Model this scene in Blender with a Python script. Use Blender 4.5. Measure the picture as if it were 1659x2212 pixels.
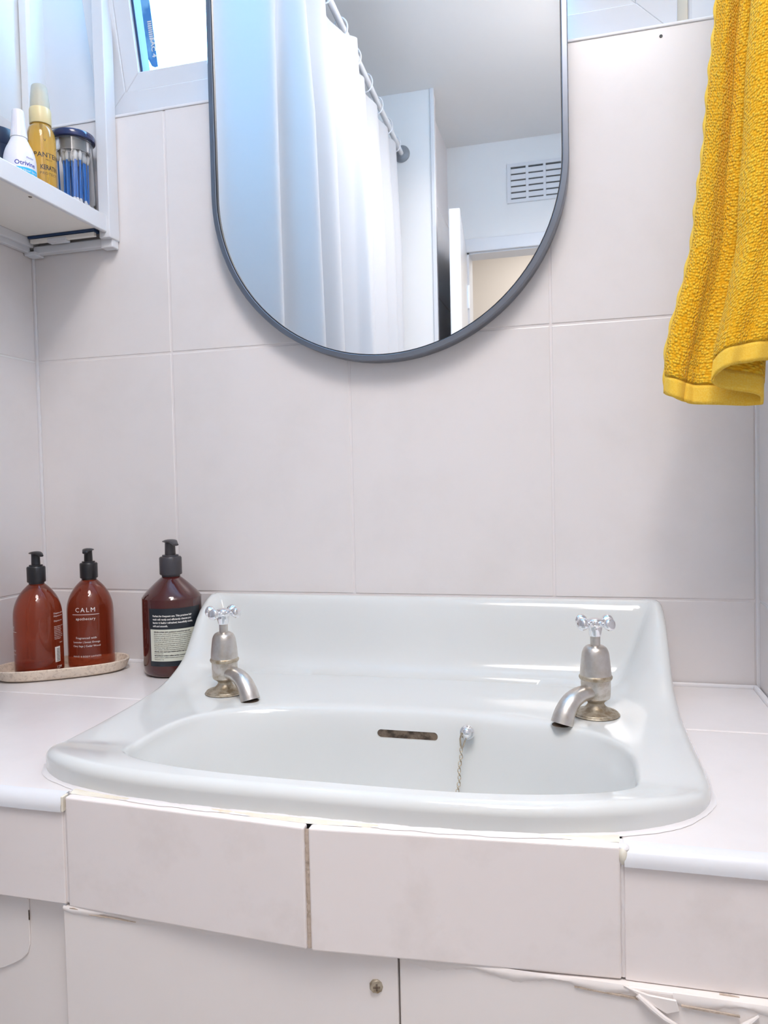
import bpy, bmesh, math, random
import numpy as np
from mathutils import Vector, Matrix
random.seed(7)
S = 0.001                      # everything below is written in millimetres; y=0 is the tiled wall face, z=0 a tile joint
SC = bpy.context.scene
for o in list(bpy.data.objects): bpy.data.objects.remove(o, do_unlink=True)

# ------------------------------------------------------------------ camera
cam_d = bpy.data.cameras.new('camera'); cam = bpy.data.objects.new('camera', cam_d)
SC.collection.objects.link(cam); SC.camera = cam
FPX = 1650.0
cam_d.sensor_fit = 'HORIZONTAL'; cam_d.sensor_width = 36.0; cam_d.lens = 36.0*FPX/1659.0
cam_d.clip_start = 0.02; cam_d.clip_end = 60
_r = Vector((0.96607347, 0.25728087, -0.02255211)); _d = Vector((-0.01229481, -0.04140758, -0.99906669)); _f = Vector((-0.25797458, 0.9654491, -0.03683954))
mw = Matrix.Identity(4)
for i in range(3):
    mw[i][0] = _r[i]; mw[i][1] = -_d[i]; mw[i][2] = -_f[i]
mw[0][3], mw[1][3], mw[2][3] = 0.29563, -0.94839, 0.14321
cam.matrix_world = mw

# ------------------------------------------------------------------ world, lamps, exposure
w = bpy.data.worlds.new('sky'); SC.world = w; w.use_nodes = True
nt = w.node_tree; bg = nt.nodes['Background']
bg.inputs['Color'].default_value = (0.31, 0.63, 1.0, 1); bg.inputs['Strength'].default_value = 8.4
SC.view_settings.view_transform = 'Standard'; SC.view_settings.look = 'None'
SC.view_settings.exposure = 0.80; SC.view_settings.gamma = 1.0; SC.view_settings.use_curve_mapping = False

def area(name, loc, size, power, col, rot=(0,0,0), sy=None, spread=math.pi):
    l = bpy.data.lights.new(name, 'AREA'); l.energy = power; l.color = col; l.shape = 'RECTANGLE' if sy else 'DISK'
    l.size = size; l.spread = spread
    if sy: l.size_y = sy
    o = bpy.data.objects.new(name, l); SC.collection.objects.link(o); o.location = [c*S for c in loc]; o.rotation_euler = rot
    return o
lamp = area('ceiling_lamp_light', (180, -850, 1405), 0.42, 3.6, (1.0, 0.93, 0.90), spread=math.radians(154))
fill_lamp = area('added_fill_light', (378, -1150, 1405), 0.16, 4.9, (1.0, 0.93, 0.90), sy=0.6, spread=math.radians(154))  # added fill light for the upright faces, kept outside the mirror's view
hall = area('hall_lamp_light', (150, -2650, 1400), 0.5, 3.8, (1.0, 0.95, 0.91))

# ------------------------------------------------------------------ materials
MATS = {}
def mat(name, col, rough=.5, metal=0, trans=0, coat=0, ior=1.5, spec=.5, bump=None, vary=None, sub=0, emit=None, aniso=None, sheen=0):
    m = bpy.data.materials.new(name); m.use_nodes = True; n = m.node_tree.nodes; l = m.node_tree.links
    b = n['Principled BSDF']
    b.inputs['Base Color'].default_value = (*col, 1); b.inputs['Roughness'].default_value = rough
    b.inputs['Metallic'].default_value = metal; b.inputs['Transmission Weight'].default_value = trans
    b.inputs['Coat Weight'].default_value = coat; b.inputs['Coat Roughness'].default_value = .05
    b.inputs['IOR'].default_value = ior; b.inputs['Specular IOR Level'].default_value = spec
    if sub:
        b.inputs['Subsurface Weight'].default_value = sub; b.inputs['Subsurface Scale'].default_value = .004
    if sheen: b.inputs['Sheen Weight'].default_value = sheen; b.inputs['Sheen Tint'].default_value = (*col, 1)
    if emit:
        b.inputs['Emission Color'].default_value = (*emit[0], 1); b.inputs['Emission Strength'].default_value = emit[1]
    tc = n.new('ShaderNodeTexCoord')
    if vary:   # (other colour, scale, detail, contrast low, high)
        c2, sc, de, lo, hi = vary
        no = n.new('ShaderNodeTexNoise'); no.inputs['Scale'].default_value = sc; no.inputs['Detail'].default_value = de
        no.inputs['Roughness'].default_value = .62
        l.new(tc.outputs['Object'], no.inputs['Vector'])
        r = n.new('ShaderNodeValToRGB'); r.color_ramp.elements[0].position = lo; r.color_ramp.elements[1].position = hi
        r.color_ramp.elements[0].color = (*col, 1); r.color_ramp.elements[1].color = (*c2, 1)
        l.new(no.outputs['Fac'], r.inputs['Fac']); l.new(r.outputs['Color'], b.inputs['Base Color'])
    if bump:   # (scale, strength, distance)
        no = n.new('ShaderNodeTexNoise'); no.inputs['Scale'].default_value = bump[0]; no.inputs['Detail'].default_value = 3
        l.new(tc.outputs['Object'], no.inputs['Vector'])
        bp = n.new('ShaderNodeBump'); bp.inputs['Strength'].default_value = bump[1]; bp.inputs['Distance'].default_value = bump[2]
        l.new(no.outputs['Fac'], bp.inputs['Height']); l.new(bp.outputs['Normal'], b.inputs['Normal'])
    MATS[name] = m
    return m
TILE = mat('glazed_tile', (.84, .805, .80), .22, vary=((.80, .765, .755), 9, 6, .46, .74), bump=(16, .08, .002))
TILEF = mat('marbled_tile', (.92, .86, .845), .30, vary=((.84, .775, .75), 14, 9, .50, .72), bump=(30, .12, .0015))
GROUT = mat('pale_grout', (.83, .79, .79), .7, bump=(300, .3, .0004))
GROUTB = mat('tan_grout', (.60, .50, .42), .85, vary=((.42, .34, .27), 220, 4, .45, .7), bump=(400, .8, .0008))
CAULK = mat('cream_caulk', (.84, .80, .70), .35, vary=((.80, .70, .52), 40, 4, .5, .75))
SEAL = mat('white_sealant', (.84, .83, .85), .3)
CER = mat("white_ceramic", (.715, .735, .725), .11, coat=.1, spec=.5)
PLAST = mat('white_plastic', (.77, .785, .82), .25)
PAINT = mat('white_paint', (.92, .87, .85), .42, vary=((.90, .85, .825), 6, 4, .4, .75), bump=(25, .08, .002))
PAINTW = mat('wall_paint', (.86, .86, .86), .6)
CEILP = mat('ceiling_paint', (.86, .855, .85), .7)
UPVC = mat('white_upvc', (.80, .82, .86), .16)
CREAM = mat('cream_strip', (.80, .74, .62), .5)
GASK = mat('dark_gasket', (.02, .06, .16), .4)
SPACER = mat('blue_spacer_tape', (.07, .26, .62), .35, vary=((.20, .50, .85), 40, 2, .45, .62))
CHROME = mat('chrome', (.86, .87, .90), .07, metal=1)
OLDM = mat('worn_chrome', (.67, .64, .61), .32, metal=.92, vary=((.55, .50, .44), 70, 6, .42, .72), bump=(120, .25, .0006))
LIME = mat('limescaled_brass', (.56, .50, .40), .45, metal=.75, vary=((.26, .19, .11), 110, 6, .42, .68), bump=(180, .6, .0010))
GUN = mat('brushed_frame_metal', (.20, .22, .26), .28, metal=.9)
BLK = mat('black_gap', (.006, .007, .012), .4)
MIRR = mat('mirror_silver', (.93, .95, .96), .012, metal=1)
AMBER = mat('amber_plastic', (.46, .085, .036), .05, trans=.8, coat=.5, ior=1.34, vary=((.32, .052, .02), 14, 2, .4, .7))
AMBERD = mat('dark_amber_plastic', (.085, .020, .020), .10, trans=.15, coat=.7, ior=1.4)
BLKP = mat('black_pump_plastic', (.018, .018, .022), .33)
INK = mat('white_print', (.82, .80, .76), .5)
INKD = mat('dark_print', (.03, .03, .04), .5)
LABD = mat('black_label', (.016, .022, .032), .35)
LABC = mat('cream_label', (.70, .72, .62), .5)
STONE = mat('speckled_stone', (.82, .70, .58), .6, vary=((.62, .51, .41), 260, 5, .48, .66), bump=(200, .3, .0006))
CLEAR = mat('clear_glass', (1, 1, 1), .02, trans=1, ior=1.3)
PANE = mat('window_pane_glass', (1, 1, 1), .0, trans=1, ior=1.02)
NAVY = mat('navy_lid', (.010, .022, .11), .18, coat=.5)
DARKT = mat('dark_navy_plastic', (.016, .026, .06), .3)
GOLDL = mat('golden_liquid', (.98, .60, .10), .06, trans=.8, ior=1.34, coat=.4)
PALEG = mat('pale_gold_plastic', (.84, .68, .36), .32)
FROST = mat('frosted_cap', (.86, .86, .78), .35, trans=.55, ior=1.2)
WBOT = mat('white_bottle_plastic', (.84, .82, .86), .3, sub=.15)
BLUE = mat('blue_stick', (.03, .22, .75), .4)
COTTON = mat('cotton_tip', (.84, .84, .84), .9)
BBAND = mat('blue_band', (.02, .48, .82), .4)
INKN = mat('navy_print', (.02, .04, .35), .4)
CURT = mat('curtain_cloth', (.70, .71, .74), .75, sub=0)
HALLP = mat('hall_paint', (.80, .74, .68), .7)
FLOORM = mat('pale_vinyl', (.80, .77, .75), .5, vary=((.74, .71, .69), 5, 3, .4, .7))
LAMPM = mat('lamp_glass', (.9, .9, .9), .4, emit=((1, .95, .9), 6))
GREYP = mat('grey_plastic', (.25, .27, .30), .4)
UNDER = mat('underside_board', (.93, .90, .85), .6)
RUST = mat('rusty_inside', (.20, .15, .11), .7, vary=((.05, .035, .025), 90, 3, .42, .6))
def tweak_curtain():
    n = CURT.node_tree.nodes; l = CURT.node_tree.links
    t = n.new('ShaderNodeBsdfTranslucent'); t.inputs['Color'].default_value = (.66, .70, .76, 1)
    mx = n.new('ShaderNodeMixShader'); mx.inputs['Fac'].default_value = .3
    l.new(n['Principled BSDF'].outputs[0], mx.inputs[1]); l.new(t.outputs[0], mx.inputs[2]); l.new(mx.outputs[0], n['Material Output'].inputs['Surface'])
tweak_curtain()
def terry(name, c1, c2, scale, strength, dist):
    m = bpy.data.materials.new(name); m.use_nodes = True; n = m.node_tree.nodes; l = m.node_tree.links; b = n['Principled BSDF']
    b.inputs['Roughness'].default_value = .95; b.inputs['Specular IOR Level'].default_value = .15
    b.inputs['Sheen Weight'].default_value = .35; b.inputs['Sheen Tint'].default_value = (1, .85, .4, 1)
    uv = n.new('ShaderNodeUVMap'); vo = n.new('ShaderNodeTexVoronoi'); vo.inputs['Scale'].default_value = scale
    vo.inputs['Randomness'].default_value = .62
    mp = n.new('ShaderNodeMapping'); mp.inputs['Scale'].default_value = (1, 1.25, 1)
    l.new(uv.outputs[0], mp.inputs[0]); l.new(mp.outputs[0], vo.inputs['Vector'])
    no = n.new('ShaderNodeTexNoise'); no.inputs['Scale'].default_value = 18; no.inputs['Detail'].default_value = 4; l.new(mp.outputs[0], no.inputs['Vector'])
    ad = n.new('ShaderNodeMath'); ad.operation = 'MULTIPLY_ADD'; ad.inputs[1].default_value = .5
    l.new(no.outputs['Fac'], ad.inputs[0]); l.new(vo.outputs['Distance'], ad.inputs[2])
    r = n.new('ShaderNodeValToRGB'); r.color_ramp.elements[0].position = .35; r.color_ramp.elements[1].position = .95
    r.color_ramp.elements[0].color = (*c1, 1); r.color_ramp.elements[1].color = (*c2, 1)
    l.new(ad.outputs[0], r.inputs['Fac']); l.new(r.outputs['Color'], b.inputs['Base Color'])
    bp = n.new('ShaderNodeBump'); bp.invert = True; bp.inputs['Strength'].default_value = strength; bp.inputs['Distance'].default_value = dist
    l.new(vo.outputs['Distance'], bp.inputs['Height']); l.new(bp.outputs['Normal'], b.inputs['Normal'])
    return m
TERRY = terry('yellow_terry', (.98, .67, .06), (.86, .42, .01), 300, 1.0, .0020)
HEM = terry('yellow_hem_weave', (.97, .68, .12), (.92, .57, .06), 700, .35, .0005)
if True:   # hem weave: fine horizontal ribs
    pass

# ------------------------------------------------------------------ helpers
COL = SC.collection
def mesh_obj(name, verts, faces, m, parent=None, smooth=True, ang=35, mats=None, fm=None, bevel=0, seg=2):
    me = bpy.data.meshes.new(name); me.from_pydata([[c*S for c in v] for v in verts], [], faces); me.update()
    if bevel:
        bm = bmesh.new(); bm.from_mesh(me)
        bmesh.ops.bevel(bm, geom=list(bm.edges), offset=bevel*S, segments=seg, affect='EDGES', profile=.5)
        bm.to_mesh(me); bm.free()
    if bevel: smooth = False
    return link(name, me, m, parent, smooth, ang, mats, fm)
def link(name, me, m, parent=None, smooth=True, ang=35, mats=None, fm=None):
    for x in (mats or [m]): me.materials.append(x)
    if fm:
        for i, k in enumerate(fm): me.polygons[i].material_index = k
    if smooth:
        me.polygons.foreach_set('use_smooth', [True]*len(me.polygons)); me.set_sharp_from_angle(angle=math.radians(ang))
    o = bpy.data.objects.new(name, me); COL.objects.link(o)
    if parent: o.parent = parent
    return o
def tag(o, label=None, cat=None, group=None, kind=None):
    if label: o['label'] = label
    if cat: o['category'] = cat
    if group: o['group'] = group
    if kind: o['kind'] = kind
    return o
def empty(name, loc=(0, 0, 0), rz=0):
    o = bpy.data.objects.new(name, None); COL.objects.link(o); o.location = [c*S for c in loc]; o.rotation_euler.z = rz
    o.empty_display_size = .02
    return o
class MB:
    def __init__(s): s.v = []; s.f = []; s.k = []
    def add(s, v, f, k=0):
        n = len(s.v); s.v += [tuple(p) for p in v]; s.f += [tuple(i+n for i in q) for q in f]; s.k += [k]*len(f); return s
    def box(s, a, b, k=0):
        (x0, y0, z0), (x1, y1, z1) = a, b
        return s.add([(x0,y0,z0),(x1,y0,z0),(x1,y1,z0),(x0,y1,z0),(x0,y0,z1),(x1,y0,z1),(x1,y1,z1),(x0,y1,z1)],
                     [(0,3,2,1),(4,5,6,7),(0,1,5,4),(1,2,6,5),(2,3,7,6),(3,0,4,7)], k)
    def prism(s, pts, z0, z1, k=0, axis='z'):
        n = len(pts)
        ar = sum(pts[i][0]*pts[(i+1) % n][1]-pts[(i+1) % n][0]*pts[i][1] for i in range(n))
        if ar < 0: pts = pts[::-1]
        if axis == 'z': v = [(p[0], p[1], z0) for p in pts]+[(p[0], p[1], z1) for p in pts]
        else: v = [(p[0], z1, p[1]) for p in pts]+[(p[0], z0, p[1]) for p in pts]
        f = [tuple(range(n))[::-1], tuple(range(n, 2*n))]+[(i, (i+1) % n, (i+1) % n+n, i+n) for i in range(n)]
        return s.add(v, f, k)
    def lathe(s, prof, n=40, c=(0, 0, 0), k=0, sx=1, sy=1):
        v = []; f = []; rows = []
        for r, z in prof:
            if r < 1e-6: rows.append([len(v)]); v.append((c[0], c[1], c[2]+z))
            else:
                rows.append(list(range(len(v), len(v)+n)))
                v += [(c[0]+sx*r*math.cos(2*math.pi*i/n), c[1]+sy*r*math.sin(2*math.pi*i/n), c[2]+z) for i in range(n)]
        for a, b in zip(rows, rows[1:]):
            for i in range(n):
                j = (i+1) % n
                if len(a) == 1 and len(b) == 1: continue
                if len(a) == 1: f.append((a[0], b[j], b[i]))
                elif len(b) == 1: f.append((a[i], a[j], b[0]))
                else: f.append((a[i], a[j], b[j], b[i]))
        return s.add(v, f, k)
    def tube(s, pts, rad, n=16, k=0, closed=False, cap=True, flat=1.0):
        P = [Vector(p) for p in pts]; N = len(P); R = rad if isinstance(rad, (list, tuple)) else [rad]*N
        T = []
        for i in range(N):
            a = P[(i-1) % N] if closed or i > 0 else P[i]; b = P[(i+1) % N] if closed or i < N-1 else P[i]
            T.append((b-a).normalized())
        up = Vector((0, 0, 1)) if abs(T[0].z) < .9 else Vector((1, 0, 0))
        u = T[0].cross(up).normalized(); v = []; f = []
        for i in range(N):
            u = (u-T[i]*u.dot(T[i])).normalized(); w_ = T[i].cross(u)
            v += [tuple(P[i]+R[i]*(math.cos(2*math.pi*j/n)*u+flat*math.sin(2*math.pi*j/n)*w_)) for j in range(n)]
        M_ = N if closed else N-1
        for i in range(M_):
            a = i*n; b = ((i+1) % N)*n
            for j in range(n): f.append((a+j, a+(j+1) % n, b+(j+1) % n, b+j))
        if cap and not closed: f += [tuple(range(n))[::-1], tuple(range((N-1)*n, N*n))]
        return s.add(v, f, k)
    def sphere(s, c, r, n=16, k=0, sc=(1, 1, 1)):
        prof = [(r*math.sin(math.pi*i/(n//2)), -r*math.cos(math.pi*i/(n//2))) for i in range(n//2+1)]
        prof[0] = (0, -r); prof[-1] = (0, r); m = MB().lathe(prof, n)
        return s.add([(c[0]+p[0]*sc[0], c[1]+p[1]*sc[1], c[2]+p[2]*sc[2]) for p in m.v], m.f, k)
    def obj(s, name, m, parent=None, bevel=0, seg=2, **kw):
        if isinstance(m, list): return mesh_obj(name, s.v, s.f, None, parent, mats=m, fm=s.k if not bevel else None, bevel=bevel, seg=seg, **kw)
        return mesh_obj(name, s.v, s.f, m, parent, bevel=bevel, seg=seg, **kw)
def box(name, a, b, m, parent=None, bevel=0, seg=2, **kw): return MB().box(a, b).obj(name, m, parent, bevel, seg, **kw)
def smoothprof(pts, n=6):     # Catmull-Rom through profile points
    out = []; P = [pts[0]]+list(pts)+[pts[-1]]
    for i in range(1, len(P)-2):
        p0, p1, p2, p3 = P[i-1:i+3]
        for j in range(n):
            t = j/n
            out.append(tuple(.5*((2*p1[k])+(-p0[k]+p2[k])*t+(2*p0[k]-5*p1[k]+4*p2[k]-p3[k])*t*t+(-p0[k]+3*p1[k]-3*p2[k]+p3[k])*t**3) for k in range(len(p1))))
    out.append(tuple(pts[-1])); return out
def text_geo(body, size, align='CENTER', spacing=1.0, bold=0.0, width=1.0):
    cu = bpy.data.curves.new('txt', 'FONT'); cu.body = body; cu.size = size; cu.align_x = align; cu.space_character = spacing; cu.resolution_u = 2
    cu.offset = bold
    o = bpy.data.objects.new('txt', cu); COL.objects.link(o); dg = bpy.context.evaluated_depsgraph_get(); dg.update()
    me = o.evaluated_get(dg).to_mesh(); v = [(p.co.x*width, p.co.y) for p in me.vertices]; f = [tuple(p.vertices) for p in me.polygons]
    o.evaluated_get(dg).to_mesh_clear(); bpy.data.objects.remove(o, do_unlink=True); bpy.data.curves.remove(cu)
    return v, f
def wrap_text(mb, body, size, R, a0, z, k=0, ry=None, **kw):      # print lying on an upright round bottle; R may be a function of height
    v, f = text_geo(body, size, **kw)
    RR = R if callable(R) else (lambda zz: R)
    mb.add([(RR(z+y)*math.cos(a0+x/RR(z+y)), RR(z+y)*math.sin(a0+x/RR(z+y))*(ry or 1), z+y) for x, y in v], f, k)
def wrap_rect(mb, w_, h, R, a0, z, k=0, n=16):
    v = []; f = []
    for i in range(n+1):
        x = -w_/2+w_*i/n; v += [(R*math.cos(a0+x/R), R*math.sin(a0+x/R), z), (R*math.cos(a0+x/R), R*math.sin(a0+x/R), z+h)]
    for i in range(n): f.append((2*i, 2*i+2, 2*i+3, 2*i+1))
    mb.add(v, f, k)

XL, XR, ZT, ZC, ZFL, ZCE = -473, 483, 659, -101, -920, 1447
YE, XB, YF = -1633, -1173, -2100          # bath end wall, bath side wall, far wall with the door

# ------------------------------------------------------------------ room shell
def struct(o): return tag(o, kind='structure')
struct(box('floor', (XB-80, -3300, ZFL-60), (XR+80, 200, ZFL), FLOORM))
struct(box('ceiling', (XB-80, -3300, ZCE), (XR+80, 200, ZCE+60), CEILP))
g = .8; J = 1.3       # grout recess, half joint
wb = struct(box('wall_back', (XL-80, g, ZFL), (XR+80, 130, ZT-2), GROUT))
colx = [(XL+3, -255-J), (-255+J, -J), (J, 255-J), (255+J, XR-4)]
rows = [(ZC+1, -J), (J, 330-J), (330+J, ZT-1)]
for x0, x1 in colx:
    for z0, z1 in rows:
        box('tile', (x0, random.uniform(-.15, .15), z0), (x1, 8, z1), TILE, wb, bevel=1.0)
MB().lathe([(0, 0), (1.7, 0), (2.6, .25), (3.4, 0)], 14).obj('drill_hole', [BLK], wb)
dh = bpy.data.objects['drill_hole']; dh.rotation_euler = (math.radians(90), 0, 0); dh.location = (383*S, -.5*S, 648*S); dh.scale = (.55, .55, .55)
# left wall: short nib beside the basin, then the bath recess
wl = struct(MB().box((XL-80, -360, ZFL), (XL-g, 0, ZCE)).box((XL-80, 0, ZT-2), (XL-g, 90, ZCE)).obj('wall_left', PAINTW, smooth=False))
for y0, y1 in ((-255+J, -3), (-360, -255-J)):
    for z0, z1 in rows: box('tile', (XL-8, y0, z0), (XL, y1, z1), TILE, wl, bevel=1.0)
struct(box('trim_1', (XL-2, -3, ZC), (XL+3.2, 2, ZT), SEAL, bevel=1.2))            # corner beads
struct(box('trim_2', (XR-3.2, -3, ZC), (XR+2, 2, ZT), SEAL, bevel=1.2))
struct(box('trim_3', (XL, -1.5, ZT-1.5), (XR, 12, ZT+2.5), SEAL, bevel=1.2))       # bead along the top of the tiling
wr = struct(box('wall_right', (XR+g, -3300, ZFL), (XR+80, 200, ZCE), PAINTW))
for y0, y1 in [(-3-255*i-252+J, -3-255*i-J) for i in range(3)]:
    for z0, z1 in rows: box('tile', (XR, y0, z0), (XR+8, y1, z1), TILE, wr, bevel=1.0)
struct(MB().box((XB-80, -420, ZFL), (XL-80, -340, ZCE)).obj('wall_bath_head', PAINTW, smooth=False))
struct(box('wall_bath_side', (XB-80, YE-60, ZFL), (XB, -340, ZCE), PAINTW))
we = struct(MB().box((XB-80, YE-470, ZFL), (-220, YE-60, ZCE)).box((XB-80, YE-60, ZFL), (-188, YE-g, ZCE)).obj('wall_bath_end', GROUT, smooth=False))
box('end_panel', (XB, YE-8, ZFL), (-190, YE, ZCE-1), PAINTW, we)
struct(box('trim_4', (-194, YE-6, ZFL), (-180, YE+4, ZCE), PLAST, bevel=2))
wk = we
for j in range(6): box('tile', (-224, YF+2, ZFL+330*j+J+80), (-216, YE-62, ZFL+330*j+330-J+80), CEILP if j > 5 else TILE, wk, bevel=1.0)
# far wall with the doorway
D0, D1, DH = -150, 430, 1039
struct(MB().box((-224, YF-90, ZFL), (D0, YF, ZCE)).box((D1, YF-90, ZFL), (XR+g, YF, ZCE)).box((D0, YF-90, DH), (D1, YF, ZCE)).obj('wall_far', PAINTW, smooth=False))
struct(MB().box((-1260, -3260, ZFL), (XR+g, -3180, ZCE)).box((-1260, -3180, ZFL), (-1200, YE-470, ZCE)).box((-1260, YE-500, ZFL), (-222, YE-470, ZCE)).obj('wall_hall', HALLP, smooth=False))
dr = struct(empty('door_1', (D0, YF, ZFL)))
dr.name = 'door_1'
def dpart(name, a, b, m, **k):
    o = box(name, a, b, m, dr, **k); o.matrix_parent_inverse = Matrix.Translation([-c for c in dr.location]); return o
dpart('architrave', (D0-38, YF, DH-4), (D1+38, YF+14, DH+46), PLAST, bevel=3)
dpart('architrave', (D0-38, YF, ZFL), (D0+2, YF+14, DH-4), PLAST, bevel=3)
dpart('architrave', (D1-2, YF, ZFL), (D1+38, YF+14, DH-4), PLAST, bevel=3)
dpart('jamb', (D0, YF-90, ZFL), (D0+9, YF, DH), PLAST); dpart('jamb', (D1-9, YF-90, ZFL), (D1, YF, DH), PLAST); dpart('head', (D0, YF-90, DH-9), (D1, YF, DH), PLAST)
lf = box('leaf', (-36, 0, 8), (0, 500, DH-ZFL-4), PLAST, dr, bevel=2); lf.location = ((2)*S, 4*S, 0); lf.rotation_euler.z = math.radians(-6)
box('hinge', (-4, -2, 1740), (8, 8, 1830), CHROME, dr, bevel=1)

# ------------------------------------------------------------------ window (tilted inward at the top)
wn = struct(empty('window_1', (0, 25, ZT)))
def wpart(name, a, b, m, par=None, **k): return box(name, a, b, m, par or wn, **k)
ZW = 640
wpart('frame_side', (XL-8, 18, -4), (-384, 80, ZW), UPVC, bevel=4)
wpart('frame_side', (-384, 24, -4), (-372, 80, ZW), UPVC, bevel=2)
wpart('frame_side', (418, 18, -4), (XR+1, 80, ZW), UPVC, bevel=4)
wpart('frame_seal', (404.5, 22, -4), (418, 70, ZW), CREAM, bevel=1)
wpart('frame_sill', (-372, 26, -24), (404, 80, 2), UPVC, bevel=2)
wpart('frame_head', (XL-8, 18, ZW), (XR+1, 80, ZW+70), UPVC, bevel=4)
sash = empty('sash', (0, -1, 1)); sash.parent = wn; sash.rotation_euler.x = math.radians(12)
A, B, HS, PW = -370, 403, 610, 68
def mitre(name, outer, inner, y0, y1, m, par, i):
    # one side of a mitred rectangular frame
    (ax, az), (bx, bz) = outer[i], outer[(i+1) % 4]; (cx, cz), (dx, dz) = inner[(i+1) % 4], inner[i]
    MB().prism([(ax, az), (bx, bz), (cx, cz), (dx, dz)], y0, y1, axis='y').obj(name, m, par, bevel=.8, seg=1)
def rect(a, b, z0, z1): return [(a, z0), (b, z0), (b, z1), (a, z1)]
OUT = rect(A, B, 0, HS); MID = rect(A+46, B-46, 40, HS-46); INN = rect(A+PW+2, B-PW-2, 63, HS-66)
for i in range(4):
    mitre('sash_rail', OUT, MID, 0, 40, UPVC, sash, i)
    mitre('glazing_bead', MID, INN, 2.5, 36, UPVC, sash, i)
G2 = rect(A+PW+5.5, B-PW-3, 64.5, HS-67)
for i in range(4):
    mitre('gasket', INN, G2, 8, 30, GASK, sash, i)
wpart('pane', (A+PW+2, 15, 63), (B-PW-2, 17, HS-66), PANE, sash)
MB().prism([(A+PW+18, 71), (A+PW+22, 69), (A+PW+27, 69.5), (A+PW+27, HS-80), (A+PW+14, HS-80), (A+PW+14, 80)], 13.2, 14.4, axis='y').obj('spacer_tape', SPACER, sash)
mb = MB()
v, f = text_geo('SAC 4', 9.5, align='LEFT', bold=.3)
mb.add([(A+PW+15.2+y*.9+6, 12.9, 106-x) for x, y in v], f)
for k in range(9): mb.box((A+PW+20, 12.8, 104+k*2.6), (A+PW+26, 13.0, 105.6+k*2.6))
mb.obj('print', FROST if False else PLAST, sash, smooth=False)

# ------------------------------------------------------------------ tiled counter
ct = empty('vanity_counter', (0, 0, ZC))
tag(ct, 'pale tiled counter boxed in around the basin with a tiled front', 'counter')
def cobj(mbx, name, m, **k):
    mbx.v = [(p[0], p[1], p[2]-ZC) for p in mbx.v]; return mbx.obj(name, m, ct, **k)
CX, HX = 100, 285
def side_x(sg, y):      # side edges: nearly parallel, the left one spreading a little towards the wall
    return CX+sg*HX+(-17 if sg < 0 else -8)*max(0, 1+y/300)
def outline(th):
    x, y = outline0(th)
    if y > -300: x += (-17 if x < CX else -8)*max(0, 1+y/300)*min(1, abs(x-CX)/HX)
    return x, y
def outline0(th):       # basin plan, th measured from its centre
    c, s_ = math.cos(th), math.sin(th)
    if s_ >= 0:
        t = min(HX/abs(c) if abs(c) > 1e-9 else 1e9, 300/s_ if s_ > 1e-9 else 1e9); return (CX+t*c, -300+t*s_)
    n = 3.0 if c > 0 else 3.6; t = ((abs(c)/HX)**n+(abs(s_)/133)**n)**(-1/n); return (CX+t*c, -300+t*s_)
def front_y(x, ins=0):
    n = 3.0 if x > CX else 3.6; d = min(abs(x-CX)/HX, .9999); return -300-133*(1-d**n)**(1/n)+ins
ins = 14
lc = [(CX-HX+ins, -173.5), (CX-HX+ins, -310)]+[(x+ins*.6, front_y(x, ins)) for x in (-182, -178, -172, -165, -150, -135, -124)]
lt = [(XL, -173.5)]+lc+[(-113, front_y(-113, ins)), (-113, -425), (XL, -425)]
cobj(MB().prism(lt, ZC-8, ZC), 'tile', TILE, bevel=.8, seg=1)
cobj(MB().prism([(XL, -3), (CX-HX+ins, -3), (CX-HX+ins, -170.5), (XL, -170.5)], ZC-8, ZC-.15), 'tile', TILE, bevel=.8, seg=1)
rt = [(XR, -168.5), (CX+HX-ins, -168.5), (CX+HX-ins, -310)]+[(x-ins*.6, front_y(x, ins)) for x in (382, 378, 372, 365, 350, 335, 324)]+[(315, front_y(315, ins)), (315, -418), (XR, -416)]
cobj(MB().prism(rt, ZC-8, ZC), 'tile', TILE, bevel=.8, seg=1)
cobj(MB().prism([(XR, -3), (CX+HX-ins, -3), (CX+HX-ins, -165.5), (XR, -165.5)], ZC-8, ZC-.1), 'tile', TILE, bevel=.8, seg=1)
cobj(MB().box((XL, -430, ZC-20), (CX-HX+ins-2, -1, ZC-1.3)), 'grout_bed', GROUT, smooth=False)
cobj(MB().box((CX+HX-ins+2, -422, ZC-20), (XR, -1, ZC-1.3)), 'grout_bed', GROUT, smooth=False)
# front face tiles
cobj(MB().prism([(XL, -434), (-114, -434), (-114, -426), (XL, -426)], ZC-88, ZC-10), 'tile', TILEF, bevel=.8)
cobj(MB().prism([(-111, -434.5), (96.3, -445.5), (96.5, -437.5), (-111, -426.5)], ZC-89.5, ZC), 'tile', TILEF, bevel=1.6, seg=3)
cobj(MB().prism([(99.7, -445.5), (313.6, -428.5), (313.6, -420.5), (99.7, -437.5)], ZC-90, ZC), 'tile', TILEF, bevel=1.6, seg=3)
cobj(MB().prism([(316, -427.5), (XR, -425), (XR, -417), (316, -419.5)], ZC-90.5, ZC-11), 'tile', TILEF, bevel=.8)
cobj(MB().prism([(XL, -432), (-113, -432), (-112, -432.5), (98, -443), (314.6, -426), (XR, -423), (XR, -405), (314, -407), (98, -421), (-112, -414), (XL, -412)], ZC-87, ZC-9), 'grout_bed', GROUT, smooth=False)
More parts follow.
